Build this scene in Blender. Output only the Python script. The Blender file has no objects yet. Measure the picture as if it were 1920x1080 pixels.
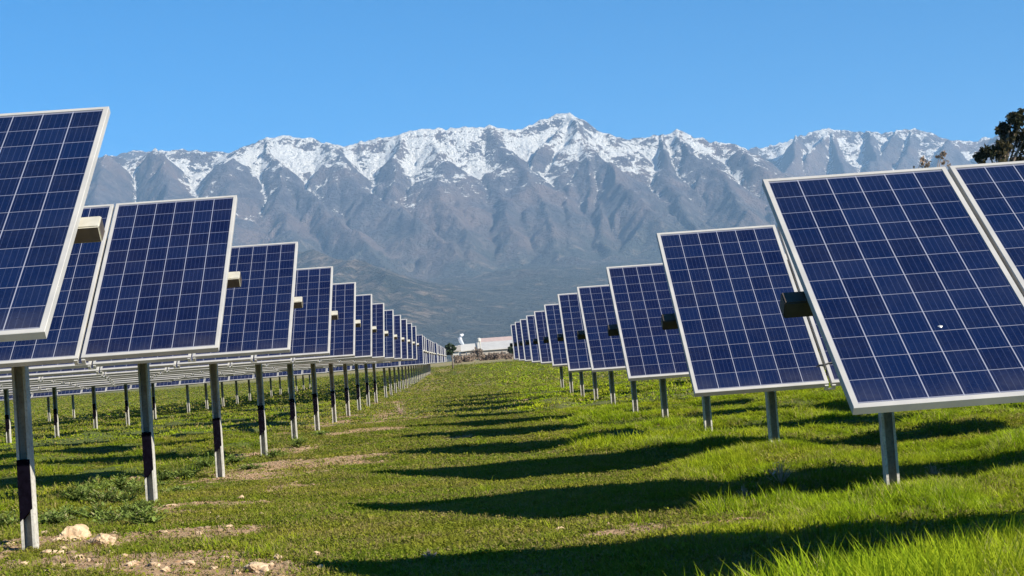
import bpy, bmesh, math, random
import numpy as np
from mathutils import Matrix, Vector
random.seed(7); rng = np.random.default_rng(11)
sc = bpy.context.scene
COL = sc.collection
EYE = 1.35
# ------------------------------------------------------------------ camera
F, YAW, PITCH, ROLL = 2912.2, .0331, .0441, .0737
cy, sy, cp, sp = math.cos(YAW), math.sin(YAW), math.cos(PITCH), math.sin(PITCH)
FW = np.array([sy*cp, cy*cp, sp]); RT0 = np.array([cy, -sy, 0.]); UP0 = np.cross(RT0, FW)
c_, s_ = math.cos(ROLL), math.sin(ROLL)
RT = c_*RT0 - s_*UP0; UP = s_*RT0 + c_*UP0
cam_d = bpy.data.cameras.new('camera'); cam = bpy.data.objects.new('camera', cam_d); COL.objects.link(cam)
M = Matrix(((RT[0], UP[0], -FW[0], 0), (RT[1], UP[1], -FW[1], 0), (RT[2], UP[2], -FW[2], EYE), (0, 0, 0, 1)))
cam.matrix_world = M
cam_d.sensor_width = 36; cam_d.lens = F/1920*36; cam_d.clip_end = 30000; cam_d.clip_start = .1
sc.camera = cam

def at(px, py, d):
    """world point seen at pixel (1920 wide photo) with world depth y = d"""
    v = FW + RT*(px-960)/F - UP*(py-540)/F
    v = v*d/v[1]
    return np.array([v[0], v[1], v[2]+EYE])

# ------------------------------------------------------------------ noise (numpy)
_tab = rng.random((512, 512))
def vnoise(x, y, seed=0):
    x = np.asarray(x, float)+seed*37.13; y = np.asarray(y, float)+seed*91.7
    xi = np.floor(x).astype(int); yi = np.floor(y).astype(int); fx = x-xi; fy = y-yi
    fx = fx*fx*fx*(fx*(fx*6-15)+10); fy = fy*fy*fy*(fy*(fy*6-15)+10)
    g = lambda a, b: _tab[a & 511, b & 511]
    return (g(xi, yi)*(1-fx)+g(xi+1, yi)*fx)*(1-fy)+(g(xi, yi+1)*(1-fx)+g(xi+1, yi+1)*fx)*fy
def fbm(x, y, o=4, seed=0, gain=.5):
    s = 0; a = 1; t = 0
    for k in range(o):
        s = s+a*(vnoise(x*2**k, y*2**k, seed+k)-.5); t += a; a *= gain
    return s/t*2
def sstep(a, b, x):
    t = np.clip((x-a)/(b-a), 0, 1); return t*t*(3-2*t)

def lush(x, y):
    """0 short worn grass of the track .. 1 tall grass between the posts"""
    w = fbm(np.asarray(x)*.35, np.asarray(y)*.2, 3, 5)
    edge = .25+1.5*w
    r = sstep(edge+.4, edge+2.2, x)
    l = sstep(-3.3+1.0*w, -5.0+1.0*w, x)
    far = 1-.5*sstep(45, 75, y)
    return np.clip((r+l)*far, 0, 1)
def sunny(x, y):
    """1 in the strips that see the sun between two panel rows, 0 in the strips the rows always shade"""
    x = np.asarray(x, float); y = np.asarray(y, float)
    y = y+.7*fbm(x*.45, y*.12, 3, 41)+.2*fbm(x*1.5, y*.8, 2, 43)
    ph = np.where(x < -2.5, 3.55, 3.0)
    u = np.mod(y-7.457-ph, 4.6242)/4.6242            # 0 .. ~.40 is sunlit
    return np.clip(sstep(-.07, .05, np.where(u > .93, u-1, u))*sstep(.46, .36, np.where(u > .93, u-1, u)), 0, 1)
SOIL = []
def soil(x, y):
    x = np.asarray(x, float); y = np.asarray(y, float)
    v = .9*fbm(x*.55, y*.55, 4, 17)+.5*fbm(x*2.2, y*2.2, 3, 18)+.34*sstep(-5.5, -3.6, x)*sstep(-.2, -2.4, x)-.5
    v = v-.25*lush(x, y)
    for (a, b, rx, ry, k) in SOIL:
        v = v+k*np.exp(-((x-a)/rx)**2-((y-b)/ry)**2)
    return np.clip(sstep(-.14, .20, v), 0, 1)
def gz(x, y):
    x = np.asarray(x, float); y = np.asarray(y, float)
    z = .13*sstep(21, 10, y)*sstep(0, -4, x) + .05*sstep(18, 9, y)
    near = sstep(140, 60, y)
    lu = lush(x, y)
    z = z + near*(.028*fbm(x*.7, y*.7, 3, 2) + lu*(.145*(1-.65*sstep(14, 10, y))*fbm(x*.85, y*1.05, 3, 8)-.02+(.062-.010*sstep(-3.5, -6, x))*np.cos((y+.6*fbm(x*.45, y*.12, 3, 41)-7.457-np.where(x < -2.5, 4.5, 4.0))/4.6242*6.2832)*(1+1.3*fbm(x*.4, y*.2, 2, 51))*sstep(120, 70, y)) + .012*fbm(x*3, y*3, 2, 3))
    z = z + 1.0*sstep(95, 235, y)*(1+.3*fbm(x*.02, y*.02, 2, 4)) - .18*sstep(-8, -22, x)*sstep(30, 60, y)
    return z

# ------------------------------------------------------------------ material helpers
def mat(name):
    m = bpy.data.materials.new(name); m.use_nodes = True
    nt = m.node_tree; nt.nodes.clear()
    o = nt.nodes.new('ShaderNodeOutputMaterial')
    return m, nt, o
def N(nt, t, **k):
    n = nt.nodes.new(t)
    for a, b in k.items():
        if a in ('operation', 'data_type', 'blend_type', 'noise_dimensions', 'feature', 'distance', 'attribute_name', 'interpolation_type', 'musgrave_type', 'clamp', 'use_clamp', 'normalize'):
            setattr(n, a, b)
        else:
            n.inputs[a].default_value = b
    return n
def L(nt, a, ao, b, bi): nt.links.new(a.outputs[ao], b.inputs[bi])
def math_(nt, op, a, b=None, clamp=False):
    n = nt.nodes.new('ShaderNodeMath'); n.operation = op; n.use_clamp = clamp
    for i, v in enumerate((a, b)):
        if v is None: continue
        if isinstance(v, (int, float)): n.inputs[i].default_value = v
        else: nt.links.new(v, n.inputs[i])
    return n.outputs[0]
def maprange(nt, v, a, b, c=0, d=1, smooth=False):
    n = nt.nodes.new('ShaderNodeMapRange'); n.interpolation_type = 'SMOOTHSTEP' if smooth else 'LINEAR'
    nt.links.new(v, n.inputs[0])
    for i, q in zip((1, 2, 3, 4), (a, b, c, d)): n.inputs[i].default_value = q
    return n.outputs[0]
def mixc(nt, f, a, b):
    n = nt.nodes.new('ShaderNodeMix'); n.data_type = 'RGBA'
    if isinstance(f, (int, float)): n.inputs[0].default_value = f
    else: nt.links.new(f, n.inputs[0])
    for i, v in ((6, a), (7, b)):
        if isinstance(v, tuple): n.inputs[i].default_value = (*v, 1)
        else: nt.links.new(v, n.inputs[i])
    return n.outputs[2]
def noise(nt, vec, scale, detail=3, rough=.5, dist=0):
    n = nt.nodes.new('ShaderNodeTexNoise'); n.inputs['Scale'].default_value = scale
    n.inputs['Detail'].default_value = detail; n.inputs['Roughness'].default_value = rough; n.inputs['Distortion'].default_value = dist
    if vec is not None: nt.links.new(vec, n.inputs['Vector'])
    return n.outputs[0]
def principled(nt, o, color, rough=.5, metal=0., spec=.5):
    b = nt.nodes.new('ShaderNodeBsdfPrincipled')
    if isinstance(color, tuple): b.inputs['Base Color'].default_value = (*color, 1)
    else: nt.links.new(color, b.inputs['Base Color'])
    if isinstance(rough, (int, float)): b.inputs['Roughness'].default_value = rough
    else: nt.links.new(rough, b.inputs['Roughness'])
    b.inputs['Metallic'].default_value = metal; b.inputs['Specular IOR Level'].default_value = spec
    nt.links.new(b.outputs[0], o.inputs[0]); return b
def bump(nt, b, h, strength=.3, dist=.01):
    n = nt.nodes.new('ShaderNodeBump'); n.inputs['Strength'].default_value = strength; n.inputs['Distance'].default_value = dist
    nt.links.new(h, n.inputs['Height']); nt.links.new(n.outputs[0], b.inputs['Normal'])
def simple(name, c1, c2, scale=8, rough=.7, metal=0., bumps=0., spec=.5):
    m, nt, o = mat(name)
    tc = nt.nodes.new('ShaderNodeTexCoord')
    n = noise(nt, tc.outputs['Object'], scale, 4, .6)
    b = principled(nt, o, mixc(nt, maprange(nt, n, .35, .65), c1, c2), rough, metal, spec)
    if bumps: bump(nt, b, n, bumps, .02)
    return m

# ------------------------------------------------------------------ materials
def m_cells():
    m, nt, o = mat('solar_cells')
    uv = nt.nodes.new('ShaderNodeUVMap'); uv.uv_map = 'UVMap'
    sx = nt.nodes.new('ShaderNodeSeparateXYZ'); nt.links.new(uv.outputs[0], sx.inputs[0])
    u, v = sx.outputs[0], sx.outputs[1]
    fu = math_(nt, 'FRACT', u); fv = math_(nt, 'FRACT', v)
    du = math_(nt, 'ABSOLUTE', math_(nt, 'SUBTRACT', fu, .5)); dv = math_(nt, 'ABSOLUTE', math_(nt, 'SUBTRACT', fv, .5))
    lu = maprange(nt, du, .480, .488); lv = maprange(nt, dv, .485, .492)
    line = math_(nt, 'MAXIMUM', lu, math_(nt, 'MULTIPLY', lv, .75))
    # margins beyond the cell field
    ou = math_(nt, 'MAXIMUM', math_(nt, 'GREATER_THAN', u, 6.0), math_(nt, 'LESS_THAN', u, 0.0))
    ov = math_(nt, 'MAXIMUM', math_(nt, 'GREATER_THAN', v, 12.0), math_(nt, 'LESS_THAN', v, 0.0))
    line = math_(nt, 'MAXIMUM', line, math_(nt, 'MULTIPLY', math_(nt, 'MAXIMUM', ou, ov), .55))
    # bus bars
    fb = math_(nt, 'FRACT', math_(nt, 'MULTIPLY', fu, 5.0))
    bb = maprange(nt, math_(nt, 'ABSOLUTE', math_(nt, 'SUBTRACT', fb, .5)), .02, .07, 1, 0)
    # cell colour
    fl = nt.nodes.new('ShaderNodeCombineXYZ')
    nt.links.new(math_(nt, 'FLOOR', u), fl.inputs[0]); nt.links.new(math_(nt, 'FLOOR', v), fl.inputs[1])
    oi = nt.nodes.new('ShaderNodeObjectInfo'); nt.links.new(oi.outputs['Random'], fl.inputs[2])
    wn = nt.nodes.new('ShaderNodeTexWhiteNoise'); nt.links.new(fl.outputs[0], wn.inputs[0])
    c = mixc(nt, wn.outputs[0], (.0015, .0036, .021), (.003, .0085, .037))
    tc = nt.nodes.new('ShaderNodeTexCoord')
    vo = nt.nodes.new('ShaderNodeTexVoronoi'); vo.inputs['Scale'].default_value = 90; nt.links.new(tc.outputs['Object'], vo.inputs['Vector'])
    sep = nt.nodes.new('ShaderNodeSeparateColor'); nt.links.new(vo.outputs['Color'], sep.inputs[0])
    c = mixc(nt, math_(nt, 'MULTIPLY', sep.outputs[0], .35), c, (.005, .013, .055))
    c = mixc(nt, math_(nt, 'MULTIPLY', oi.outputs['Random'], .35), c, (.005, .003, .022))
    c = mixc(nt, math_(nt, 'MULTIPLY', bb, .16), c, (.11, .125, .19))
    c = mixc(nt, math_(nt, 'MULTIPLY', line, .8), c, (.27, .275, .33))
    dust = noise(nt, tc.outputs['Object'], 3, 5, .65)
    c = mixc(nt, maprange(nt, dust, .4, .8, 0.0, .014), c, (.4, .37, .33))
    c = mixc(nt, math_(nt, 'MULTIPLY', maprange(nt, v, 1.1, -.1, 0, .05), maprange(nt, dust, .35, .6)), c, (.36, .32, .27))
    b = principled(nt, o, c, maprange(nt, dust, .3, .7, .12, .28), 0, .35)
    return m
MC = m_cells()
M_FRAME = simple('anodised_aluminium', (.36, .345, .32), (.30, .29, .275), 5, .5, .05)
M_BACK = simple('white_backsheet', (.55, .55, .53), (.5, .5, .49), 4, .6)
def m_galv():
    m, nt, o = mat('galvanised_steel')
    tc = nt.nodes.new('ShaderNodeTexCoord')
    n = noise(nt, tc.outputs['Object'], 7, 5, .65); n2 = noise(nt, tc.outputs['Object'], 45, 2, .5)
    c = mixc(nt, maprange(nt, n, .3, .7), (.31, .295, .26), (.54, .52, .47))
    c = mixc(nt, maprange(nt, n2, .5, .75, 0, .5), c, (.14, .12, .09))
    b = principled(nt, o, c, .6, .08, .3); bump(nt, b, n2, .15, .004); return m
M_GALV = m_galv()
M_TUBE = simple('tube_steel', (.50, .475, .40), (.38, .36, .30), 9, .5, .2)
M_TUBE_SHADE = simple('shaded_tube_steel', (.085, .062, .045), (.045, .036, .03), 9, .7, .2)  # tube steel with its shaded tone painted in
M_DARKO = simple('dark_opening', (.05, .045, .04), (.08, .07, .06), 2, .8)
M_BLACK = simple('flat_black', (.0025, .002, .004), (.005, .004, .008), 20, .95, 0, .2, .0)  # near-black tone of the bands on the left posts
M_RUBBER = simple('black_cable', (.01, .01, .01), (.02, .02, .02), 10, .6)
M_CLAMP = simple('bright_clamp', (.50, .49, .45), (.42, .41, .38), 10, .4, .2)

def m_ground():
    m, nt, o = mat('field_soil')
    g = nt.nodes.new('ShaderNodeNewGeometry'); p = g.outputs['Position']
    sx = nt.nodes.new('ShaderNodeSeparateXYZ'); nt.links.new(p, sx.inputs[0])
    n1 = noise(nt, p, .8, 6, .65); n2 = noise(nt, p, 9, 5, .7); n3 = noise(nt, p, .02, 4, .5)
    green = mixc(nt, maprange(nt, n2, .35, .65), (.045, .066, .014), (.085, .105, .022))
    green = mixc(nt, maprange(nt, n3, .4, .6, 0, .6), green, (.12, .115, .045))
    dirt = mixc(nt, maprange(nt, n2, .35, .65), (.20, .12, .06), (.38, .255, .15))
    sa = nt.nodes.new('ShaderNodeAttribute'); sa.attribute_name = 'soil'
    f = maprange(nt, math_(nt, 'ADD', sa.outputs['Fac'], maprange(nt, n2, .3, .7, -.25, .25)), .25, .6)
    c = mixc(nt, f, green, dirt)
    far = mixc(nt, maprange(nt, noise(nt, p, .004, 4, .6), .4, .6), (.15, .15, .045), (.26, .20, .11))
    c = mixc(nt, maprange(nt, sx.outputs[1], 165, 240, 0, 1, True), c, far)
    b = principled(nt, o, c, .95, 0, .2)
    bump(nt, b, n2, .8, .04); return m
M_GROUND = m_ground()

def m_blade(name, a, b_, patch, tr=.35, dry=(.30, .24, .10), dryf=.25):
    m, nt, o = mat(name)
    g = nt.nodes.new('ShaderNodeNewGeometry')
    at_ = nt.nodes.new('ShaderNodeAttribute'); at_.attribute_name = 'rnd'
    oi = nt.nodes.new('ShaderNodeObjectInfo')
    c = mixc(nt, at_.outputs['Fac'], a, b_)
    pn = noise(nt, g.outputs['Position'], .55, 4, .6)
    c = mixc(nt, maprange(nt, pn, .42, .66, 0, .8), c, patch)
    dn = noise(nt, g.outputs['Position'], 1.6, 3, .6)
    r = math_(nt, 'FRACT', math_(nt, 'MULTIPLY', at_.outputs['Fac'], 7.31))
    df = math_(nt, 'GREATER_THAN', math_(nt, 'ADD', r, maprange(nt, dn, .35, .7, -.3, .3)), 1-dryf)
    c = mixc(nt, math_(nt, 'MULTIPLY', df, .8), c, dry)
    c = mixc(nt, math_(nt, 'MULTIPLY', oi.outputs['Random'], .3), c, (.05, .10, .015))
    d = nt.nodes.new('ShaderNodeBsdfDiffuse'); t = nt.nodes.new('ShaderNodeBsdfTranslucent')
    nt.links.new(c, d.inputs[0]); nt.links.new(c, t.inputs[0])
    mx = nt.nodes.new('ShaderNodeMixShader'); mx.inputs[0].default_value = tr
    nt.links.new(d.outputs[0], mx.inputs[1]); nt.links.new(t.outputs[0], mx.inputs[2])
    nt.links.new(mx.outputs[0], o.inputs[0]); return m
M_LUSH = m_blade('lush_blade', (.24, .355, .013), (.36, .44, .020), (.40, .42, .026), .45, (.46, .40, .16), .10)
M_SHORT = m_blade('short_blade', (.105, .152, .013), (.195, .222, .020), (.25, .225, .034), .35, (.27, .20, .09), .26)
M_WEED = m_blade('weed_leaf', (.14, .20, .045), (.24, .28, .09), (.19, .25, .05), .25, (.3, .26, .14), .1)
M_DRY = m_blade('dry_stalk', (.46, .34, .27), (.6, .48, .38), (.5, .36, .30), .2, (.4, .3, .2), .3)

# ------------------------------------------------------------------ object helpers
def tag(o, label=None, cat=None, group=None, kind=None):
    if label: o['label'] = label
    if cat: o['category'] = cat
    if group: o['group'] = group
    if kind: o['kind'] = kind
    return o
class MB:
    def __init__(s): s.v = []; s.f = []; s.m = []; s.uv = None
    def add(s, vs, fs, mi=0):
        b = len(s.v); s.v += [tuple(map(float, q)) for q in vs]; s.f += [tuple(i+b for i in q) for q in fs]; s.m += [mi]*len(fs); return s
    def box(s, x0, x1, y0, y1, z0, z1, mi=0):
        return s.add([(x0, y0, z0), (x1, y0, z0), (x1, y1, z0), (x0, y1, z0), (x0, y0, z1), (x1, y0, z1), (x1, y1, z1), (x0, y1, z1)],
                     [(0, 3, 2, 1), (4, 5, 6, 7), (0, 1, 5, 4), (1, 2, 6, 5), (2, 3, 7, 6), (3, 0, 4, 7)], mi)
    def prism(s, prof, z0, z1, mi=0, axis=2, shear=(0, 0)):
        n = len(prof); vs = []
        for z, sh in ((z0, 0), (z1, 1)):
            for (a, b) in prof:
                a2, b2 = a+shear[0]*sh, b+shear[1]*sh
                vs.append((a2, b2, z) if axis == 2 else (z, a2, b2))
        fs = [(i, (i+1) % n, (i+1) % n+n, i+n) for i in range(n)]+[tuple(range(n-1, -1, -1)), tuple(range(n, 2*n))]
        return s.add(vs, fs, mi)
    def tube(s, pts, rad, seg=6, mi=0):
        pts = [Vector(p) for p in pts]; rad = rad if isinstance(rad, (list, tuple)) else [rad]*len(pts)
        vs = []; fs = []
        for i, p in enumerate(pts):
            d = (pts[min(i+1, len(pts)-1)]-pts[max(i-1, 0)]).normalized()
            a = d.orthogonal().normalized() if abs(d.z) > .99 else d.cross(Vector((0, 0, 1))).normalized()
            b = d.cross(a)
            for k in range(seg):
                t = 2*math.pi*k/seg; vs.append(p+(a*math.cos(t)+b*math.sin(t))*rad[i])
        for i in range(len(pts)-1):
            for k in range(seg):
                k2 = (k+1) % seg; fs.append((i*seg+k, i*seg+k2, (i+1)*seg+k2, (i+1)*seg+k))
        fs += [tuple(range(seg-1, -1, -1)), tuple((len(pts)-1)*seg+k for k in range(seg))]
        return s.add(vs, fs, mi)
    def mesh(s, name, mats, smooth=False):
        me = bpy.data.meshes.new(name); me.from_pydata(s.v, [], s.f)
        for m in (mats if isinstance(mats, (list, tuple)) else [mats]): me.materials.append(m)
        me.polygons.foreach_set('material_index', s.m)
        if smooth: me.polygons.foreach_set('use_smooth', [True]*len(me.polygons))
        me.update(); return me
    def build(s, name, mats, parent=None, loc=(0, 0, 0), smooth=False):
        return put(name, s.mesh(name, mats, smooth), parent, loc)
def put(name, me, parent=None, loc=(0, 0, 0), rx=0):
    o = bpy.data.objects.new(name, me); COL.objects.link(o); o.location = loc; o.rotation_euler = (rx, 0, 0)
    if parent: o.parent = parent
    return o
def empty(name, loc, rz=0):
    o = bpy.data.objects.new(name, None); COL.objects.link(o); o.location = loc; o.rotation_euler = (0, 0, rz); o.empty_display_size = .3
    return o

# ------------------------------------------------------------------ ground sheet
def px_ground(px, py, z=.08):
    v = FW + RT*(px-960)/F - UP*(py-540)/F; k = (z-EYE)/v[2]; return v[0]*k, v[1]*k
for (px, py, rx, ry, k) in [(430, 893, .8, .35, .7), (410, 940, .55, .45, 1.0), (300, 955, .35, .5, .8), (170, 1025, .8, .35, .6), (90, 1075, 1.2, .25, .8), (330, 1074, .9, .22, 1.0), (490, 1075, .45, .3, 1.1), (330, 1003, .9, .25, .9),
                            (590, 878, .5, .3, .8), (620, 915, .45, .3, .8), (500, 860, .6, .5, .4), (780, 835, .5, .5, .7), (560, 955, .3, .2, .3), (1705, 958, .35, .3, 1.0), (700, 800, .5, 1.2, .5), (880, 720, 1.0, 4, .4), (1225, 985, .6, .3, .4)]:
    x_, y_ = px_ground(px, py); SOIL.append((x_, y_, rx, ry, k))
def build_ground():
    xs = np.concatenate([-np.geomspace(14, 8500, 46)[::-1], np.arange(-13.6, 14.2, .14), np.geomspace(14.6, 8500, 46)])
    ys = np.concatenate([[-400, -100, -20, 0, 4], np.arange(5, 46, .16), np.arange(46, 110, .8), np.geomspace(112, 9900, 70)])
    X, Y = np.meshgrid(xs, ys); Z = gz(X, Y)
    nx, ny = len(xs), len(ys)
    v = np.stack([X, Y, Z], -1).reshape(-1, 3)
    i = np.arange(nx-1)[None, :]+np.arange(ny-1)[:, None]*nx
    f = np.stack([i, i+1, i+nx+1, i+nx], -1).reshape(-1, 4)
    me = bpy.data.meshes.new('ground'); me.from_pydata(v.tolist(), [], f.tolist()); me.materials.append(M_GROUND)
    at_ = me.attributes.new('soil', 'FLOAT', 'POINT'); at_.data.foreach_set('value', soil(X, Y).astype(np.float32).ravel())
    me.polygons.foreach_set('use_smooth', [True]*len(me.polygons)); me.update()
    tag(put('ground', me), 'grassy field floor with patches of bare brown soil', None, None, 'structure')
build_ground()

# ------------------------------------------------------------------ mountains
def build_mountains():
    DC = 7000.
    nx, ny = 1000, 340
    xs = np.linspace(-3500, 4100, nx); ys = np.linspace(2500, 9300, ny)
    X, Y = np.meshgrid(xs, ys)
    segs = []      # (x0,y0,z0,x1,y1,z1,slope)
    def poly(pts, slope, jit=0):
        P = [at(*p) for p in pts]
        for a, b in zip(P[:-1], P[1:]): segs.append((*a, *b, slope))
        return P
    crest = [(-200, 312), (-60, 306), (60, 300), (180, 297), (215, 294), (245, 299), (280, 286), (310, 282), (345, 285), (400, 287), (440, 288), (456, 273), (480, 264), (515, 256), (550, 255), (580, 262),
             (604, 266), (632, 277), (662, 273), (700, 263), (740, 258), (765, 249), (790, 246), (825, 245), (860, 244), (892, 241), (920, 241), (950, 247), (975, 245), (1000, 233), (1030, 223),
             (1063, 214), (1090, 223), (1110, 236), (1132, 249), (1165, 259), (1190, 257), (1215, 254), (1242, 253), (1275, 241), (1300, 252), (1332, 265), (1370, 270), (1400, 281), (1425, 295), (1452, 315), (1500, 345), (1600, 400), (1700, 440), (1850, 500)]
    poly([(x, y+1, DC) for x, y in crest], .95)
    back = [(1380, 290), (1410, 277), (1440, 273), (1480, 263), (1520, 249), (1545, 243), (1580, 246), (1620, 249), (1652, 251), (1690, 244), (1722, 242), (1747, 251), (1787, 263), (1830, 263), (1855, 257), (1885, 248), (1930, 238), (2050, 225)]
    poly([(x, y+1, 8700) for x, y in back], .95)
    poly([(100, 292, 8300), (200, 292, 8300), (330, 284, 8300), (445, 284, 8300), (520, 300, 8300)], .5)
    def dep(y, y0, top=DC, base=4500, yb=640): return top-(y-y0)/(yb-y0)*(top-base)
    spurs = [
        [(205, 296), (200, 340), (160, 430)], [(310, 282), (335, 330), (310, 390), (300, 450), (250, 530)],
        [(470, 268), (438, 325), (415, 385), (400, 460), (380, 540)],
        [(515, 256), (545, 310), (590, 355), (640, 415), (690, 465), (742, 512), (800, 548)],
        [(545, 310), (530, 370), (545, 430), (560, 500)],
        [(604, 266), (650, 310), (705, 358), (760, 405), (830, 455), (890, 500)],
        [(740, 258), (752, 318), (745, 372), (770, 420)],
        [(805, 246), (822, 300), (815, 350), (850, 410), (880, 470)],
        [(920, 241), (950, 285), (985, 322), (1008, 362), (1030, 410), (1050, 455), (1080, 500)],
        [(950, 285), (930, 345), (940, 400), (965, 450)],
        [(1063, 214), (1078, 250), (1118, 276), (1152, 300), (1178, 345), (1210, 385), (1250, 425), (1280, 465), (1340, 505)],
        [(1118, 276), (1085, 320), (1065, 370), (1062, 425), (1080, 475)], [(1165, 320), (1135, 365), (1120, 420), (1140, 480)],
        [(1275, 241), (1300, 285), (1345, 325), (1370, 370), (1420, 420), (1470, 470)], [(1240, 254), (1255, 320), (1280, 380), (1300, 430)],
        [(1400, 281), (1440, 340), (1500, 400)],
    ]
    rs = np.random.default_rng(5)
    for s in spurs:
        y0 = s[0][1]
        P = poly([(x, y+(0 if k == 0 else 6), dep(y, min(y0, 262))) for k, (x, y) in enumerate(s)], rs.choice([.72, .82, .95, 1.1]))
        # secondary ribs falling to both sides of each spur
        for a, b in zip(P[:-1], P[1:]):
            n = max(1, int(np.hypot(b[0]-a[0], b[1]-a[1])/240))
            for k in range(n):
                t = (k+rs.random())/n; q = a+(b-a)*t; d = (b-a)[:2]; d = d/np.hypot(*d)
                for sg in (-1, 1):
                    if rs.random() < .3: continue
                    an = sg*rs.uniform(.6, 1.05); e = np.array([d[0]*math.cos(an)-d[1]*math.sin(an), d[0]*math.sin(an)+d[1]*math.cos(an)])
                    ln = rs.uniform(130, 430)
                    segs.append((q[0], q[1], q[2]-4, q[0]+e[0]*ln, q[1]+e[1]*ln, q[2]-4-ln*rs.uniform(.55, .75), 1.15))
    for s in [[(1545, 243), (1560, 280), (1600, 320)], [(1480, 263), (1475, 300)], [(1620, 249), (1650, 300)], [(1722, 242), (1700, 290)], [(1787, 263), (1770, 310)], [(1885, 248), (1850, 300)], [(1690, 244), (1640, 300)], [(1545, 243), (1500, 290)]]:
        poly([(x, y+(0 if k == 0 else 5), 8700-(y-243)*9) for k, (x, y) in enumerate(s)], 1.3)
    # low foothill at the left, in front of the range
    nfoot = len(segs)
    poly([(430, 480, 5000), (560, 475, 4750), (660, 492, 4450), (730, 520, 4200), (800, 565, 3950), (860, 612, 3700), (930, 648, 3400)], .46)
    poly([(640, 488, 4500), (600, 560, 4000), (560, 620, 3600)], .48)
    poly([(730, 520, 4200), (700, 585, 3800)], .5)
    poly([(800, 565, 3950), (790, 610, 3500)], .5)
    nfoot2 = len(segs)
    poly([(1000, 520, 4900), (1080, 560, 4500), (1150, 600, 4100)], .25)
    wx = X+85*fbm(X/520, Y/520, 3, 21)+14*fbm(X/110, Y/110, 2, 24); wy = Y+85*fbm(X/520, Y/520, 3, 22)+14*fbm(X/110, Y/110, 2, 25)
    # warp fades at the crest so that the skyline stays put
    H = np.full_like(X, -50.); HF = H.copy()
    for si, (x0, y0, z0, x1, y1, z1, s) in enumerate(segs):
        m = 0
        dx, dy = x1-x0, y1-y0; L2 = dx*dx+dy*dy
        R = max(z0, z1)/s+100
        ix = (xs > min(x0, x1)-R) & (xs < max(x0, x1)+R); iy = (ys > min(y0, y1)-R) & (ys < max(y0, y1)+R)
        if not ix.any() or not iy.any(): continue
        sl = np.ix_(iy, ix); ax, ay = wx[sl], wy[sl]
        t = np.clip(((ax-x0)*dx+(ay-y0)*dy)/L2, 0, 1)
        dist = np.hypot(ax-x0-t*dx, ay-y0-t*dy)
        h = z0+(z1-z0)*t - s*dist*(.82+.18*np.exp(-dist/120))
        H[sl] = np.maximum(H[sl], h)
        if nfoot <= si < nfoot2: HF[sl] = np.maximum(HF[sl], h)
    apron = 285*sstep(2500, 5600, Y)**1.15*(1+.10*fbm(X/700, Y/700, 3, 30))+10*fbm(X/160, Y/260, 3, 31)*sstep(2600, 3200, Y)
    foot = sstep(-60, 30, HF-np.maximum(H, apron)+0.)*sstep(-20, 40, HF-apron)
    k = 60.
    H = np.maximum(H, apron)+k*np.exp(-np.abs(H-apron)/k)*.5
    H += (30*fbm(X/150, Y/150, 4, 33)+12*fbm(wx/48, wy/60, 3, 36)+13*(.5-np.abs(fbm(wx/70, wy/90, 3, 35))))*sstep(150, 500, H)
    # water erosion: many drops at once roll down and cut gullies
    dxm = xs[1]-xs[0]; dym = ys[1]-ys[0]
    re = np.random.default_rng(3)
    H0 = H.copy()
    for batch in range(6):
        n = 26000
        px = re.uniform(2, nx-3, n); py = re.uniform(2, ny*.72, n)
        vx = np.zeros(n); vy = np.zeros(n); sed = np.zeros(n)
        for st in range(42):
            ix = px.astype(int); iy = py.astype(int); fx = px-ix; fy = py-iy
            a = H[iy, ix]; b = H[iy, ix+1]; c = H[iy+1, ix]; d = H[iy+1, ix+1]
            gx = ((b-a)*(1-fy)+(d-c)*fy)/dxm; gy = ((c-a)*(1-fx)+(d-b)*fx)/dym
            h = a*(1-fx)*(1-fy)+b*fx*(1-fy)+c*(1-fx)*fy+d*fx*fy
            vx = vx*.45-gx; vy = vy*.45-gy
            s = np.hypot(vx, vy)+1e-6; step = 9.
            qx = np.clip(px+vx/s*step/dxm, 1, nx-3); qy = np.clip(py+vy/s*step/dym, 1, ny-3)
            jx = qx.astype(int); jy = qy.astype(int); gx_ = qx-jx; gy_ = qy-jy
            h2 = H[jy, jx]*(1-gx_)*(1-gy_)+H[jy, jx+1]*gx_*(1-gy_)+H[jy+1, jx]*(1-gx_)*gy_+H[jy+1, jx+1]*gx_*gy_
            dh = h-h2; sl = np.clip(dh/step, -.5, 1.5)
            cap = np.maximum(sl, 0)*5*min(1, st/8)
            er = np.clip((cap-sed)*.10, -.8, np.maximum(dh, 0)*.30)
            er = np.where(dh < 0, np.clip(dh, -.6, 0), er)
            sed = sed+er
            for yy, xx, w in ((iy, ix, (1-fx)*(1-fy)), (iy, ix+1, fx*(1-fy)), (iy+1, ix, (1-fx)*fy), (iy+1, ix+1, fx*fy)):
                np.add.at(H, (yy, xx), -er*w)
            px, py = qx, qy
    def blur(A, n):
        for ax in (0, 1):
            C = np.cumsum(np.pad(A, [(n+1, n) if k == ax else (0, 0) for k in (0, 1)], mode='edge'), axis=ax)
            A = (np.take(C, range(2*n+1, C.shape[ax]), ax)-np.take(C, range(0, C.shape[ax]-2*n-1), ax))/(2*n+1)
        return A
    rel = H-blur(blur(H, 5), 5)
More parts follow.
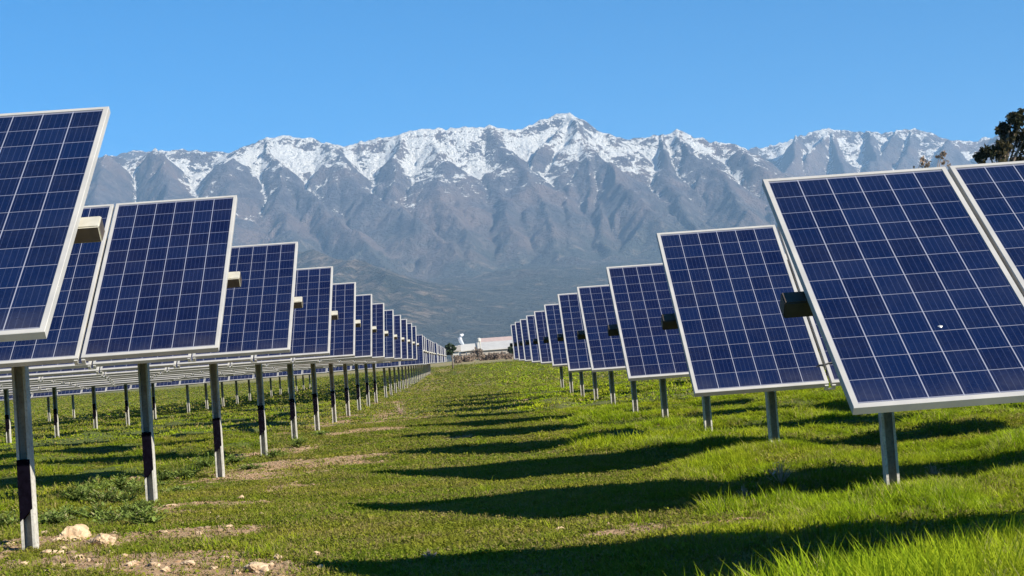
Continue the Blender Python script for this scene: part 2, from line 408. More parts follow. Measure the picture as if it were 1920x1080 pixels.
    # bring the eroded skyline back to its height
    def crestfix(pts, D, wd, x_lo, x_hi):
        P = np.array([at(x, y, D) for x, y in pts]); tgt = np.interp(xs, P[:, 0], P[:, 2])
        band = (ys > D-350) & (ys < D+350); cur = (H[band]).max(0)
        d = tgt-cur; d = np.convolve(np.pad(d, 5, mode='edge'), np.ones(11)/11, 'valid')
        wx_ = sstep(x_lo-150, x_lo, xs)*sstep(x_hi+150, x_hi, xs)
        H[:] = H+d[None, :]*wx_[None, :]*np.exp(-((Y-D)/wd)**2)
    crestfix([(x, y-(6 if 1020 < x < 1100 else 1)) for x, y in crest], DC, 380, -2600, 1330)
    crestfix(back, 8700, 500, 1500, 3300)
    edge = sstep(3500, 3950, np.abs(X-300))
    H = np.where(H < 0, H*.2-1, H)
    H = H*(1-edge)+edge*np.minimum(H, 300)
    H[0, :] = -2; 
    v = np.stack([X, Y, H], -1).reshape(-1, 3)
    i = np.arange(nx-1)[None, :]+np.arange(ny-1)[:, None]*nx
    f = np.stack([i, i+1, i+nx+1, i+nx], -1).reshape(-1, 4).astype(np.int32)
    me = bpy.data.meshes.new('mountains')
    me.vertices.add(len(v)); me.vertices.foreach_set('co', v.ravel())
    me.loops.add(f.size); me.loops.foreach_set('vertex_index', f.ravel())
    me.polygons.add(len(f)); me.polygons.foreach_set('loop_start', np.arange(len(f), dtype=np.int32)*4)
    me.polygons.foreach_set('use_smooth', np.ones(len(f), dtype=bool))
    me.update(calc_edges=True)
    at_ = me.attributes.new('relief', 'FLOAT', 'POINT'); at_.data.foreach_set('value', rel.astype(np.float32).ravel())
    at_ = me.attributes.new('foot', 'FLOAT', 'POINT'); at_.data.foreach_set('value', foot.astype(np.float32).ravel())
    # material
    m, nt, o = mat('mountain_rock_and_snow')
    g = nt.nodes.new('ShaderNodeNewGeometry'); p = g.outputs['Position']
    sx = nt.nodes.new('ShaderNodeSeparateXYZ'); nt.links.new(p, sx.inputs[0]); z = sx.outputs[2]
    sn = nt.nodes.new('ShaderNodeSeparateXYZ'); nt.links.new(g.outputs['Normal'], sn.inputs[0])
    nb = noise(nt, p, .0035, 5, .6); nm = noise(nt, p, .016, 6, .68, .3); nf = noise(nt, p, .06, 5, .7)
    rock = mixc(nt, maprange(nt, nm, .38, .62), (.065, .062, .078), (.145, .128, .135))
    rock = mixc(nt, maprange(nt, nf, .42, .62, 0, .5), rock, (.055, .05, .055))
    rock = mixc(nt, maprange(nt, nb, .45, .62, 0, .6), rock, (.21, .15, .125))
    scrub = mixc(nt, maprange(nt, nf, .4, .6), (.035, .045, .042), (.075, .08, .065))
    scrub = mixc(nt, maprange(nt, nm, .55, .68, 0, .75), scrub, (.24, .19, .14))
    zz = math_(nt, 'ADD', z, maprange(nt, nb, .3, .7, -130, 130))
    col = mixc(nt, maprange(nt, zz, 210, 640, 0, 1, True), scrub, rock)
    fa = nt.nodes.new('ShaderNodeAttribute'); fa.attribute_name = 'foot'
    fcol = mixc(nt, maprange(nt, nm, .46, .62), (.03, .036, .024), (.27, .20, .14))
    col = mixc(nt, math_(nt, 'MULTIPLY', fa.outputs['Fac'], .85), col, fcol)
    # snow: gets thicker with height, stays off steep and wind-blown ribs
    sv = math_(nt, 'ADD', z, maprange(nt, nm, .3, .7, -150, 150))
    sv = math_(nt, 'ADD', sv, maprange(nt, nf, .3, .7, -115, 115))
    sv = math_(nt, 'ADD', sv, maprange(nt, nb, .3, .7, -70, 70))
    ra = nt.nodes.new('ShaderNodeAttribute'); ra.attribute_name = 'relief'
    sv = math_(nt, 'ADD', sv, maprange(nt, ra.outputs['Fac'], -24, 24, 110, -150))
    sv = math_(nt, 'ADD', sv, maprange(nt, sn.outputs[2], .5, .9, -90, 90))
    sv = math_(nt, 'ADD', sv, maprange(nt, sx.outputs[0], -1900, -700, -190, 0))
    sv = math_(nt, 'ADD', sv, maprange(nt, sx.outputs[1], 7600, 8200, 0, -185))
    sv = math_(nt, 'ADD', sv, maprange(nt, sx.outputs[0], 500, 1100, 0, 45))
    snow = maprange(nt, sv, 862, 902)
    col = mixc(nt, snow, col, (.70, .68, .64))
    b = principled(nt, o, col, .9, 0, .2)
    bump(nt, b, math_(nt, 'ADD', math_(nt, 'MULTIPLY', nm, 1.0), math_(nt, 'MULTIPLY', nf, .7)), 1.0, 60)
    me.materials.append(m)
    tag(put('mountains', me), 'snow-capped rocky mountain range across the horizon', None, None, 'structure')
build_mountains()

# ------------------------------------------------------------------ solar trackers
PL, PW, PITCH_P, FD = 1.96, .992, 1.012, .04
hl, hw = PL/2, PW/2
def frame_mesh():
    b = MB(); fw = .026
    # outer ring: four mitred bars with a thin chamfer
    def bar(o0, o1, i0, i1):
        ch = .0025
        pts = []
        for (o_, i_) in ((o0, i0), (o1, i1)):
            o_ = Vector(o_); i_ = Vector(i_)
            pts += [(o_.x, o_.y, -FD), (o_.x, o_.y, -ch), (o_.x+(i_.x-o_.x)*.1, o_.y+(i_.y-o_.y)*.1, 0), (i_.x, i_.y, 0), (i_.x, i_.y, -FD)]
        b.add(pts, [(k, (k+1) % 5, (k+1) % 5+5, k+5) for k in range(5)])
    O = [(-hw, -hl), (hw, -hl), (hw, hl), (-hw, hl)]; I = [(-hw+fw, -hl+fw), (hw-fw, -hl+fw), (hw-fw, hl-fw), (-hw+fw, hl-fw)]
    for k in range(4): bar(O[k], O[(k+1) % 4], I[k], I[(k+1) % 4])
    me = b.mesh('solar_panel', M_FRAME)
    bm = bmesh.new(); bm.from_mesh(me); bmesh.ops.recalc_face_normals(bm, faces=bm.faces); bm.to_mesh(me); bm.free()
    return me
def sheet_mesh():
    a, b_ = hw-.0262, hl-.0262
    me = MB().box(-a, a, -b_, b_, -.010, -.004).mesh('cell_sheet', [MC, M_BACK])
    uvl = me.uv_layers.new(name='UVMap')
    cu, cv = .157, .157   # cell pitch
    for p in me.polygons:
        if p.normal.z < .5: p.material_index = 1
        for li in p.loop_indices:
            co = me.vertices[me.loops[li].vertex_index].co
            uvl.data[li].uv = (co.x/(cu*.995)+3, co.y/(cv*1.0)+6)
    return me
ME_FRAME, ME_SHEET = frame_mesh(), sheet_mesh()
def post_mesh(h, top_pad=0):
    b = MB(); w, d, t = .052, .05, .006
    prof = [(-w, -d), (-w+t, -d), (-w+t, d-t), (w-t, d-t), (w-t, -d), (w, -d), (w, d), (-w, d)]
    n = len(prof)
    vs = [(x, y, -.3) for x, y in prof]+[(x, y, h) for x, y in prof]
    fs = [(i, (i+1) % n, (i+1) % n+n, i+n) for i in range(n)]
    fs += [(8, 9, 10, 15), (10, 11, 14, 15), (11, 12, 13, 14)]
    b.add(vs, fs); 
    # stiffening lips at the mouth of the channel
    b.box(-w+t, -w+t+.014, -d, -d+t, -.3, h); b.box(w-t-.014, w-t, -d, -d+t, -.3, h)
    me = b.mesh('post', M_GALV)
    return me
def bearing_mesh():
    b = MB(); r = .085
    ring = []
    for k in range(16):
        a = 2*math.pi*k/16; ring.append((math.cos(a)*r, math.sin(a)*r))
    b.prism(ring, -.025, .025, 0, axis=0)
    b.box(-.03, .03, -.06, .06, -.16, -.06)
    return b.mesh('bearing', M_GALV)
ME_BEAR = bearing_mesh()
def rail_mesh():
    b = MB(); b.box(-.02, .02, -.55, .55, -FD-.034, -FD-.001); b.box(-.035, .035, -.55, .55, -FD-.004, -FD-.0005)
    return b.mesh('mounting_rail', M_GALV)
def clamp_mesh():
    b = MB()
    y0, y1, y2 = -hl-.014, -hl-.003, -hl+.03; X = (-.040, -.014, .014, .040)
    P = [(X[0], -.058), (X[3], -.058), (X[3], -.014), (X[2], -.014), (X[2], -.046), (X[1], -.046), (X[1], -.014), (X[0], -.014)]
    n = len(P); b.add([(x, y0, z) for x, z in P]+[(x, y1, z) for x, z in P], [(i, (i+1) % n, (i+1) % n+n, i+n) for i in range(n)]+[(0, 7, 6, 5), (0, 5, 4, 1), (1, 4, 3, 2)]+[(8, 13, 14, 15), (8, 9, 12, 13), (9, 10, 11, 12)])
    return b.mesh('edge_clamp', M_CLAMP)
ME_RAIL, ME_CLAMP = rail_mesh(), clamp_mesh()
post_cache = {}
ORD = 'first second third fourth fifth sixth seventh eighth ninth tenth eleventh twelfth thirteenth fourteenth fifteenth sixteenth seventeenth eighteenth nineteenth twentieth'.split()
ORD += ['twenty-'+o for o in ORD[:9]]+['thirtieth']+['thirty-'+o for o in ORD[:9]]
def tracker(side, idx, d, xend, ztube, tilt, npan, g, posts, label, detail, group, with_band=True):
    sgn = -1 if side == 'L' else 1
    root = empty('solar_tracker', (xend, d, 0))
    tag(root, label, 'solar tracker', group)
    a = math.radians(tilt); ca, sa = math.cos(a), math.sin(a)
    off = -.135                                   # tube axis below the panel plane, along the panel normal
    zp = lambda xo: ztube+g*xo
    def on_plane(xo, n): return (xo, -sa*n, zp(xo)+ca*n)
    # torque tube: square section turned with the panels
    x0, x1 = (-.078 if side == 'L' else -.095)*sgn, sgn*(npan*PITCH_P+.1)
    r = .047
    b = MB(); pts = []
    for xo in (x0, x1):
        for (v, n) in ((-r, -r), (r, -r), (r, r), (-r, r)):
            nn = n+off; pts.append((xo, v*ca-sa*nn, zp(xo)+v*sa+ca*nn))
    b.add(pts, [(0, 1, 5, 4), (1, 2, 6, 5), (2, 3, 7, 6), (3, 0, 4, 7), (0, 3, 2, 1), (4, 5, 6, 7)]); b.m[:] = [1, 1, 0, 1, 1, 1]  # only the panel-side face takes the first material; shade is painted on the rest
    me = b.mesh('torque_tube', [M_TUBE if side == 'L' else M_TUBE_SHADE, M_TUBE_SHADE])  # right tubes are dark all round, the panels' shade put into the colour
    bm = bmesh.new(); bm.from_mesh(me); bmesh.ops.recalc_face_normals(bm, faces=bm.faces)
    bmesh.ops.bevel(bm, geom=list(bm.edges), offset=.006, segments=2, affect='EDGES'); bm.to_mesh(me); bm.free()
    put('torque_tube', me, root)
    ry = -math.atan(g)
    for k in range(npan):
        xo = sgn*(hw+k*PITCH_P)
        if detail:
            p = put('solar_panel', ME_FRAME, root, (xo, 0, zp(xo))); p.rotation_euler = (a, 0, 0)
            put('cell_sheet', ME_SHEET, p)
        else:
            p = put('solar_panel', ME_FAR, root, (xo, 0, zp(xo))); p.rotation_euler = (a, 0, 0)
        if detail and k < npan-1:
            xj = sgn*(hw*2+k*PITCH_P+.01)
            q = put('mounting_rail', ME_RAIL, root, (xj, 0, zp(xj))); q.rotation_euler = (a, 0, 0)
            q = put('edge_clamp', ME_CLAMP, root, (xj, 0, zp(xj))); q.rotation_euler = (a, 0, 0)
    for px in posts:
        if abs(px)-abs(xend) > npan*PITCH_P+.3: continue
        xo = px-xend
        zt = zp(xo)+ca*off-.13; key = round(zt, 2)
        if key not in post_cache: post_cache[key] = post_mesh(key)
        p = put('post', post_cache[key], root, (xo, -sa*off, 0)); p.rotation_euler = (0, 0, random.uniform(-.03, .03))
        if detail:
            put('bearing', ME_BEAR, root, (xo, -sa*off, zp(xo)+ca*off+.0))
            if with_band:
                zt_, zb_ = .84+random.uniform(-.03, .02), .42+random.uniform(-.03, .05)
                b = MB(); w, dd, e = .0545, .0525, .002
                # black band inside and over the mouth of the channel, its lower edge running at a slant
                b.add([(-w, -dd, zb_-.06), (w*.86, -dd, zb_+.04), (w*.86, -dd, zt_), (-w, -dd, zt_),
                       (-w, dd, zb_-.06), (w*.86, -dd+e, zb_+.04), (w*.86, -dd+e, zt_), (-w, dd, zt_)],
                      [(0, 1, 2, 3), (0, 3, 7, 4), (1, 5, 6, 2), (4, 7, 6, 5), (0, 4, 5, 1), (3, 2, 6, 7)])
                c = b.build('dark_band', M_BLACK, p)
    return root
def far_panel_mesh():
    me = ME_FRAME.copy(); me.name = 'solar_panel_far'
    bm = bmesh.new(); bm.from_mesh(me); bm.from_mesh(ME_SHEET)
    bm.faces.ensure_lookup_table(); nf = len(ME_FRAME.polygons)
    for k, f in enumerate(bm.faces):
        f.material_index = 0 if k < nf else f.material_index+1
    me.materials.clear()
    for m in (M_FRAME, MC, M_BACK): me.materials.append(m)
    bm.to_mesh(me); bm.free()
    return me
ME_FAR = far_panel_mesh()
S, D1, XL, XR = 4.6242, 7.457, -1.784, 1.654
TL = [38.6, 40.5, 38.7, 39.3, 40.3, 40.2, 39.9, 40.1, 40.6, 41.2, 40, 40.5]
TR = [36.9, 41.5, 39.3, 37, 42, 38.8, 37.7, 38.3, 38, 38.9, 38.5]
LG, RG = 'rows of solar panels left of the track', 'rows of solar panels right of the track'
for i in range(12):
    d = D1+S*i; n = int((.2975*d-1.784+2.2)/PITCH_P)+1
    g = .002+.012*sstep(30, 60, d)
    tracker('L', i, d, XL, EYE+.852-.0012*(d-20), TL[i], n, float(g), (-3.45, -11.7, -19.95),
            f'blue panel row on posts banded black, {ORD[i]} from camera on the left of the track', i < 12, LG)
for i in range(19):
    d = 65.4+S*i; n = max(8, 21-i)
    tracker('L', 12+i, d, XL+random.uniform(-.05, .05), EYE+.60, 40+random.uniform(-1, 1), n, .012, (-3.45, -11.7, -19.95),
            f'small distant panel row, {ORD[12+i]} from the camera, left of the track', False, LG, False)
for i in range(11):
    d = D1+S*i; n = int((.362*d-1.654+3.6)/PITCH_P)+1
    tracker('R', i, d, XR, EYE+.3287+.0055*(d-20), TR[i], n, .0017, (3.27, 11.5, 19.7),
            f'blue panel row above tall grass, {ORD[i]} from the camera, right of the track', True, RG, False)
# a cable hanging over the panel joint of the second row on the right, and a bird dropping on the first
tr = [o for o in COL.objects if o.name.startswith('solar_tracker') and o.get('group') == RG]
b = MB(); a = math.radians(41.5)
def pp(u, v, n=.0): return (u, v*math.cos(a)-n*math.sin(a), v*math.sin(a)+n*math.cos(a))
b.tube([pp(.985-.06, -.80, -.02), pp(.96, -.785, .006), pp(1.0, -.79, .012), pp(1.04, -.775, .012), pp(1.075, -.765, .006)], .006, 6)
b.tube([pp(1.0, -.795, .01), pp(1.008, -.84, -.02), pp(1.0, -.90, -.05)], .005, 6)
c = b.build('cable', M_RUBBER, tr[1], (0, 0, EYE+.3287+.0055*(D1+S-20)))
pan = [o for o in tr[0].children if o.name.startswith('solar_panel')][0]
b = MB(); b.add([(math.cos(t)*.011*(1+.3*math.sin(3*t)), math.sin(t)*.009, 0) for t in np.linspace(0, 6.28, 13)[:-1]]+[(math.cos(t)*.006, math.sin(t)*.005, .003) for t in np.linspace(0, 6.28, 13)[:-1]],
      [(k, (k+1) % 12, (k+1) % 12+12, k+12) for k in range(12)]+[tuple(range(12, 24))])
q = b.build('bird_dropping', M_CLAMP, pan, (.045, -.44, -.0035))

# ------------------------------------------------------------------ grass
def tuft_mesh(name, m, nb, h, spread, width, curl=.35, seed=0):
    r = random.Random(seed); vs = []; fs = []; rn = []
    for k in range(nb):
        a = r.uniform(0, 6.283); rad = spread*math.sqrt(r.random()); x, y = rad*math.cos(a), rad*math.sin(a)
        hh = h*r.uniform(.55, 1.1); dirn = r.uniform(0, 6.283); ln = curl*r.uniform(.3, 1.3)*hh; w = width*r.uniform(.7, 1.2)
        px, py = -math.sin(dirn+r.uniform(-.6, .6)), math.cos(dirn)
        b = len(vs); q = r.random()
        for t, ww in ((0, 1), (.4, .95), (.75, .6)):
            ox = x+math.cos(dirn)*ln*t*t; oy = y+math.sin(dirn)*ln*t*t; z = hh*(t-.12*t*t*curl)
            vs += [(ox-px*w*ww/2, oy-py*w*ww/2, z), (ox+px*w*ww/2, oy+py*w*ww/2, z)]; rn += [q, q]
        vs.append((x+math.cos(dirn)*ln, y+math.sin(dirn)*ln, hh*(1-.14*curl))); rn.append(q)
        fs += [(b, b+1, b+3, b+2), (b+2, b+3, b+5, b+4), (b+4, b+5, b+6)]
    me = bpy.data.meshes.new(name); me.from_pydata(vs, [], fs); me.materials.append(m)
    at_ = me.attributes.new('rnd', 'FLOAT', 'POINT'); at_.data.foreach_set('value', rn)
    return me
def leaf_mesh(name, m, nl, h, spread, size, seed=0):
    r = random.Random(seed); vs = []; fs = []; rn = []
    for k in range(nl):
        a = r.uniform(0, 6.283); rad = spread*math.sqrt(r.random()); x, y = rad*math.cos(a), rad*math.sin(a); z = h*r.uniform(.2, 1)
        d = r.uniform(0, 6.283); s = size*r.uniform(.6, 1.3); tl = r.uniform(-.2, .9); q = r.random(); b = len(vs)
        dx, dy = math.cos(d), math.sin(d)
        for (u, w) in ((0, 0), (.35, .38), (.75, .33), (1, 0), (.75, -.33), (.35, -.38)):
            vs.append((x+dx*u*s-dy*w*s, y+dy*u*s+dx*w*s, z+tl*u*s-.25*abs(w)*s)); rn.append(q)
        fs.append((b, b+1, b+2, b+3)); fs.append((b, b+3, b+4, b+5))
    me = bpy.data.meshes.new(name); me.from_pydata(vs, [], fs); me.materials.append(m)
    at_ = me.attributes.new('rnd', 'FLOAT', 'POINT'); at_.data.foreach_set('value', rn)
    return me
def scatter(name, label, P, scl, rot, idx, variants):
    me = bpy.data.meshes.new(name); me.vertices.add(len(P)); me.vertices.foreach_set('co', P.astype(np.float32).ravel())
    a = me.attributes.new('scl', 'FLOAT_VECTOR', 'POINT'); a.data.foreach_set('vector', scl.astype(np.float32).ravel())
    a = me.attributes.new('rot', 'FLOAT_VECTOR', 'POINT'); a.data.foreach_set('vector', rot.astype(np.float32).ravel())
    a = me.attributes.new('idx', 'INT', 'POINT'); a.data.foreach_set('value', idx.astype(np.int32))
    me.update()
    o = put(name, me); tag(o, label, None, None, 'stuff')
    cl = bpy.data.collections.new(name+'_sources')
    for k, v in enumerate(variants):
        cl.objects.link(bpy.data.objects.new(f'{name}_source_{k:02d}', v))
    ng = bpy.data.node_groups.new(name, 'GeometryNodeTree')
    ng.interface.new_socket('Geometry', in_out='INPUT', socket_type='NodeSocketGeometry'); ng.interface.new_socket('Geometry', in_out='OUTPUT', socket_type='NodeSocketGeometry')
    gi = ng.nodes.new('NodeGroupInput'); go = ng.nodes.new('NodeGroupOutput')
    ip = ng.nodes.new('GeometryNodeInstanceOnPoints'); ci = ng.nodes.new('GeometryNodeCollectionInfo')
    ci.inputs['Collection'].default_value = cl; ci.inputs['Separate Children'].default_value = True; ci.inputs['Reset Children'].default_value = True
    def na(n, t):
        q = ng.nodes.new('GeometryNodeInputNamedAttribute'); q.data_type = t; q.inputs[0].default_value = n; return q.outputs[0]
    ng.links.new(gi.outputs[0], ip.inputs['Points']); ng.links.new(ci.outputs[0], ip.inputs['Instance'])
    ip.inputs['Pick Instance'].default_value = True
    ng.links.new(na('idx', 'INT'), ip.inputs['Instance Index']); ng.links.new(na('scl', 'FLOAT_VECTOR'), ip.inputs['Scale'])
    e2r = ng.nodes.new('FunctionNodeEulerToRotation'); ng.links.new(na('rot', 'FLOAT_VECTOR'), e2r.inputs[0]); ng.links.new(e2r.outputs[0], ip.inputs['Rotation'])
    ng.links.new(ip.outputs[0], go.inputs[0])
    md = o.modifiers.new('instances', 'NODES'); md.node_group = ng
    return o
def sample(y0, y1, dens):
    area = .5*(.72)*(y1*y1-y0*y0)+1.5*(y1-y0); n = int(area*dens)
    y = np.sqrt(rng.random(n)*(y1*y1-y0*y0)+y0*y0); t = rng.random(n)*.72-.33
    return t*y, y
def field():
    tl = [tuft_mesh(f'lt{k}', M_LUSH, 18, .22, .07, .0062, .5, 100+k) for k in range(5)]
    fl = [tuft_mesh(f'fl{k}', M_LUSH, 20, .20, .20, .022, .4, 200+k) for k in range(3)]
    ts = [tuft_mesh(f'st{k}', M_SHORT, 16, .055, .07, .006, .7, 300+k) for k in range(3)]
    cs = [leaf_mesh(f'cs{k}', M_SHORT, 22, .03, .075, .020, 400+k) for k in range(3)]
    fs = [tuft_mesh(f'fs{k}', M_SHORT, 20, .05, .22, .022, .6, 500+k) for k in range(3)]
    for nm, bands in (('lush', [(6.2, 20, 520, 0), (20, 38, 150, 1), (38, 75, 16, 2), (75, 170, 2.2, 3)]),
                      ('short', [(6.2, 20, 480, 0), (20, 38, 130, 1), (38, 75, 18, 2), (75, 190, 3, 3)])):
        PP = []; SS = []; RR = []; II = []
        for y0, y1, dn, lv in bands:
            x, y = sample(y0, y1, dn)
            lu = lush(x, y); cl = fbm(x*1.3, y*1.1, 3, 14)
            if nm == 'lush':
                keep = rng.random(len(x)) < np.clip(lu*1.35-.12+.3*cl, 0, 1)*(.45+.55*sunny(x, y))*(1-.8*soil(x, y))
            else:
                keep = (rng.random(len(x)) < 1-.90*soil(x, y)) & (rng.random(len(x)) > lu*.75)
            x, y, lu, cl = x[keep], y[keep], lu[keep], cl[keep]; n = len(x)
            z = gz(x, y)-.008
            if nm == 'lush':
                su = sunny(x, y); nr = sstep(110, 60, y); sf = 1-nr*(1-su)*.85
                h = (.20+.14*lu+.62*cl+.12*sstep(-1, 3, x)+1.05*sstep(8.6, 7.7, y)*(x > .6))*sf*rng.uniform(.7, 1.25, n)*np.where(x > 0, 1, np.where(y > 15, .5, .7)); h = np.clip(h, .08, 1.75)
                w = h*.5+.65
                idx = rng.integers(0, 5, n) if lv < 2 else 5+rng.integers(0, 3, n)
            else:
                h = rng.uniform(.6, 1.3, n)*(1+.5*cl)*(1+.9*lu); w = rng.uniform(.8, 1.3, n)
                idx = rng.integers(0, 6, n) if lv < 2 else 6+rng.integers(0, 3, n)
            k = (1, 1.55, 1.5, 3.6)[lv]; kh = (1, .95, .75, .9)[lv]
            PP.append(np.stack([x, y, z], -1)); SS.append(np.stack([w*k, w*k, h*kh], -1)); II.append(idx)
            RR.append(np.stack([rng.normal(0, .12, n), rng.normal(0, .12, n), rng.random(n)*6.283], -1))
        P, Sc, R_, I_ = map(np.concatenate, (PP, SS, RR, II))
        if nm == 'lush': scatter('tall_grass', 'tall bright green grass growing between the panel posts', P, Sc, R_, I_, tl+fl)
        else: scatter('short_grass', 'short olive green turf of the track between the panel rows', P, Sc, R_, I_, ts+cs+fs)
        print('grass', nm, len(P))
field()

# ------------------------------------------------------------------ plants, stones
def plant(name, x, y, h, r, m, n, leaf, label, cat, group, seed, stems=0):
    rr = random.Random(seed); vs = []; fs = []; rn = []
    root = empty(name, (x, y, float(gz(x, y))-.01)); tag(root, label, cat, group)
    sb = MB()
    for k in range(n):
        a = rr.uniform(0, 6.283); lean = rr.uniform(.1, 1)*r; hh = h*rr.uniform(.5, 1)*(1-.4*lean/r)
        p = [Vector((math.cos(a)*lean*t**1.4, math.sin(a)*lean*t**1.4, hh*t)) for t in (0, .35, .7, 1)]
        sb.tube(p, [.005, .004, .003, .0015], 4)
        for j in range(leaf):
            t = rr.uniform(.15, 1); i = min(int(t*3), 2); q = p[i].lerp(p[i+1], t*3-i)
            d = rr.uniform(0, 6.283); s = rr.uniform(.035, .08)*(1.1-t*.5); tl = rr.uniform(-.2, .8); dx, dy = math.cos(d), math.sin(d); b = len(vs); c = rr.random()
            for (u, w) in ((0, 0), (.3, .2), (.7, .16), (1, 0), (.7, -.16), (.3, -.2)):
                vs.append((q.x+dx*u*s-dy*w*s, q.y+dy*u*s+dx*w*s, q.z+tl*u*s)); rn.append(c)
            fs += [(b, b+1, b+2, b+3), (b, b+3, b+4, b+5)]
    sb.build('stem', m, root)
    if fs:
        me = bpy.data.meshes.new('leaves'); me.from_pydata(vs, [], fs); me.materials.append(m)
        at_ = me.attributes.new('rnd', 'FLOAT', 'POINT'); at_.data.foreach_set('value', rn)
        put('leaves', me, root)
    return root
def on_ground(px, py):
    z = 0.1
    for _ in range(4):
        v = FW + RT*(px-960)/F - UP*(py-540)/F
        k = (z-EYE)/v[2]; x, y = v[0]*k, v[1]*k; z = float(gz(x, y))
    return x, y
WG = 'grey-green weeds at the foot of the posts'
FILL = [(120, 945), (165, 935), (210, 985), (270, 965), (230, 945), (280, 985), (80, 965), (130, 975), (60, 940), (180, 975), (335, 925), (350, 900), (470, 880), (515, 860), (600, 815), (0, 975), (290, 915)]
weeds = [(150, 960, .30, .28, 'broad grey-green weed just right of the nearest left post'), (205, 955, .26, .30, 'spreading weed second to the right of the nearest left post'), (245, 975, .2, .25, 'low weed behind the pale boulders'),
         (255, 935, .28, .25, 'grey-green weed left of the second post'), (20, 955, .25, .25, 'weed at the left edge beside the nearest post'), (105, 985, .18, .2, 'small weed between post and boulder'),
         (180, 915, .26, .3, 'weed in front of the dark shadow left of the second post'), (310, 905, .2, .22, 'low weed right of the second post'),
         (390, 880, .3, .28, 'bushy weed left of the third post'), (560, 840, .26, .25, 'weed right of the fourth post'), (440, 870, .2, .25, 'low weed right of the third post'), (230, 920, .24, .3, 'weed touching the second post on its left')]
for k, (px, py, h, r, lb) in enumerate(weeds):
    x, y = on_ground(px, py); plant('weed', x, y, h, r, M_WEED, 40, 16, lb, 'weed', WG, 50+k)
for k, (px, py) in enumerate(FILL):
    x, y = on_ground(px, py); plant('weed', x, y, .17+.06*math.sin(k*3), .27, M_WEED, 34, 14, 'low grey-green weed in the patch around the first left posts', 'weed', WG, 150+k)
for k, (px, py, h, lb) in enumerate([(1465, 922, .30, 'dry pinkish stalks in the dark shadow left of the nearest right post'), (1395, 935, .18, 'short dry stalks at the edge of the shadow, left of the taller dry clump'),
                                     (1750, 905, .22, 'dry stalks right of the nearest right post'), (805, 1052, .10, 'small dry twig at the tip of the nearest shadow'),
                                     (752, 778, .45, 'pale dry bush beside the track near the left posts'), (1395, 745, .3, 'dry stalks under the second right panel row')]):
    x, y = on_ground(px, py); plant('dry_plant', x, y, h, h*.45, M_DRY, 26 if h < .4 else 30, 1 if h < .4 else 4, lb, 'dry plant', None, 90+k)

M_STONE = simple('pale_stone', (.50, .38, .25), (.30, .20, .12), 14, .95, 0, .9, .2)
def rock(px, py, w, label, seed, group=None, flat=.6, cat='stone'):
    x, y = on_ground(px, py); r = random.Random(seed)
    bm = bmesh.new(); bmesh.ops.create_icosphere(bm, subdivisions=4, radius=1)
    w *= .76; o = Vector((r.uniform(-50, 50), r.uniform(-50, 50), r.uniform(-50, 50)))
    from mathutils import noise as mn
    cuts = [(Vector((r.gauss(0, 1), r.gauss(0, 1), r.gauss(0, 1))).normalized(), r.uniform(.55, .85)) for _ in range(9)]
    for v in bm.verts:
        d = v.co.normalized(); q = d.copy()
        for nrm, c in cuts:
            e = q.dot(nrm)-c
            if e > 0: q -= nrm*e*.9
        q *= 1+.30*mn.noise(d*1.7+o)+.18*mn.noise(d*4+o)+.10*mn.noise(d*9+o)
        v.co = Vector((q.x*w/2*1.15, q.y*w/2*.9, q.z*w/2*flat))
    me = bpy.data.meshes.new('stone'); bm.to_mesh(me); bm.free(); me.materials.append(M_STONE)
    ob = put('stone', me, None, (x, y, float(gz(x, y))+w*flat*.10)); ob.rotation_euler = (0, 0, r.uniform(0, 6))
    tag(ob, label, cat, group); return ob
for k, (px, py, w, lb, fl) in enumerate([(136, 1012, .34, 'largest pale boulder right of the nearest left post', .75), (190, 1022, .27, 'pale boulder just right of the largest one', .65), (94, 1042, .22, 'flat tan rock in front of the largest boulder', .45),
        (84, 1003, .13, 'pale rock between the nearest left post and the largest boulder', .7), (320, 950, .20, 'flat pale rock at the foot of the second left post', .35), (451, 937, .115, 'round white stone on a bare soil patch', .95),
        (372, 1002, .09, 'white stone on the brown soil streak', .8), (222, 1031, .06, 'small white stone at the right tip of the boulders', .8), (352, 1058, .13, 'pale stone near the bottom edge, left of the jagged rock', .5),
        (486, 1072, .26, 'jagged tan rock at the bottom edge of the photo', .5), (1705, 960, .2, 'tan stone in the grass in front of the nearest right post', .4), (88, 1076, .15, 'stone at the bottom edge below the flat tan rock', .5)]):
    rock(px, py, w, lb, 700+k, 'pale stones beside the left posts', fl)
def gravel():
    ms = []
    for k in range(4):
        r = random.Random(900+k); bm = bmesh.new(); bmesh.ops.create_icosphere(bm, subdivisions=1, radius=1)
        for v in bm.verts: v.co = Vector((v.co.x*r.uniform(.7, 1.2), v.co.y*r.uniform(.6, 1.1), v.co.z*r.uniform(.4, .8)))
        me = bpy.data.meshes.new(f'gv{k}'); bm.to_mesh(me); bm.free(); me.materials.append(M_STONE if k else M_CLOD); ms.append(me)
    x, y = sample(7, 34, 420); k = rng.random(len(x)) < sstep(.25, .9, soil(x, y))*.9+.01*(x < 1)*(x > -4.5); x, y = x[k], y[k]; n = len(x)
    q = rng.uniform(.004, .017, n)*(1+1.2*(rng.random(n) > .93))
    scatter('gravel', 'pale gravel and soil crumbs on the bare patches', np.stack([x, y, gz(x, y)+q*.2], -1), np.stack([q, q, q], -1), np.stack([x*0, x*0, rng.random(n)*6.283], -1), rng.integers(0, 4, n), ms)
M_CLOD = simple('soil_clod', (.20, .125, .065), (.30, .19, .11), 30, 1)
gravel()
rr = random.Random(4)
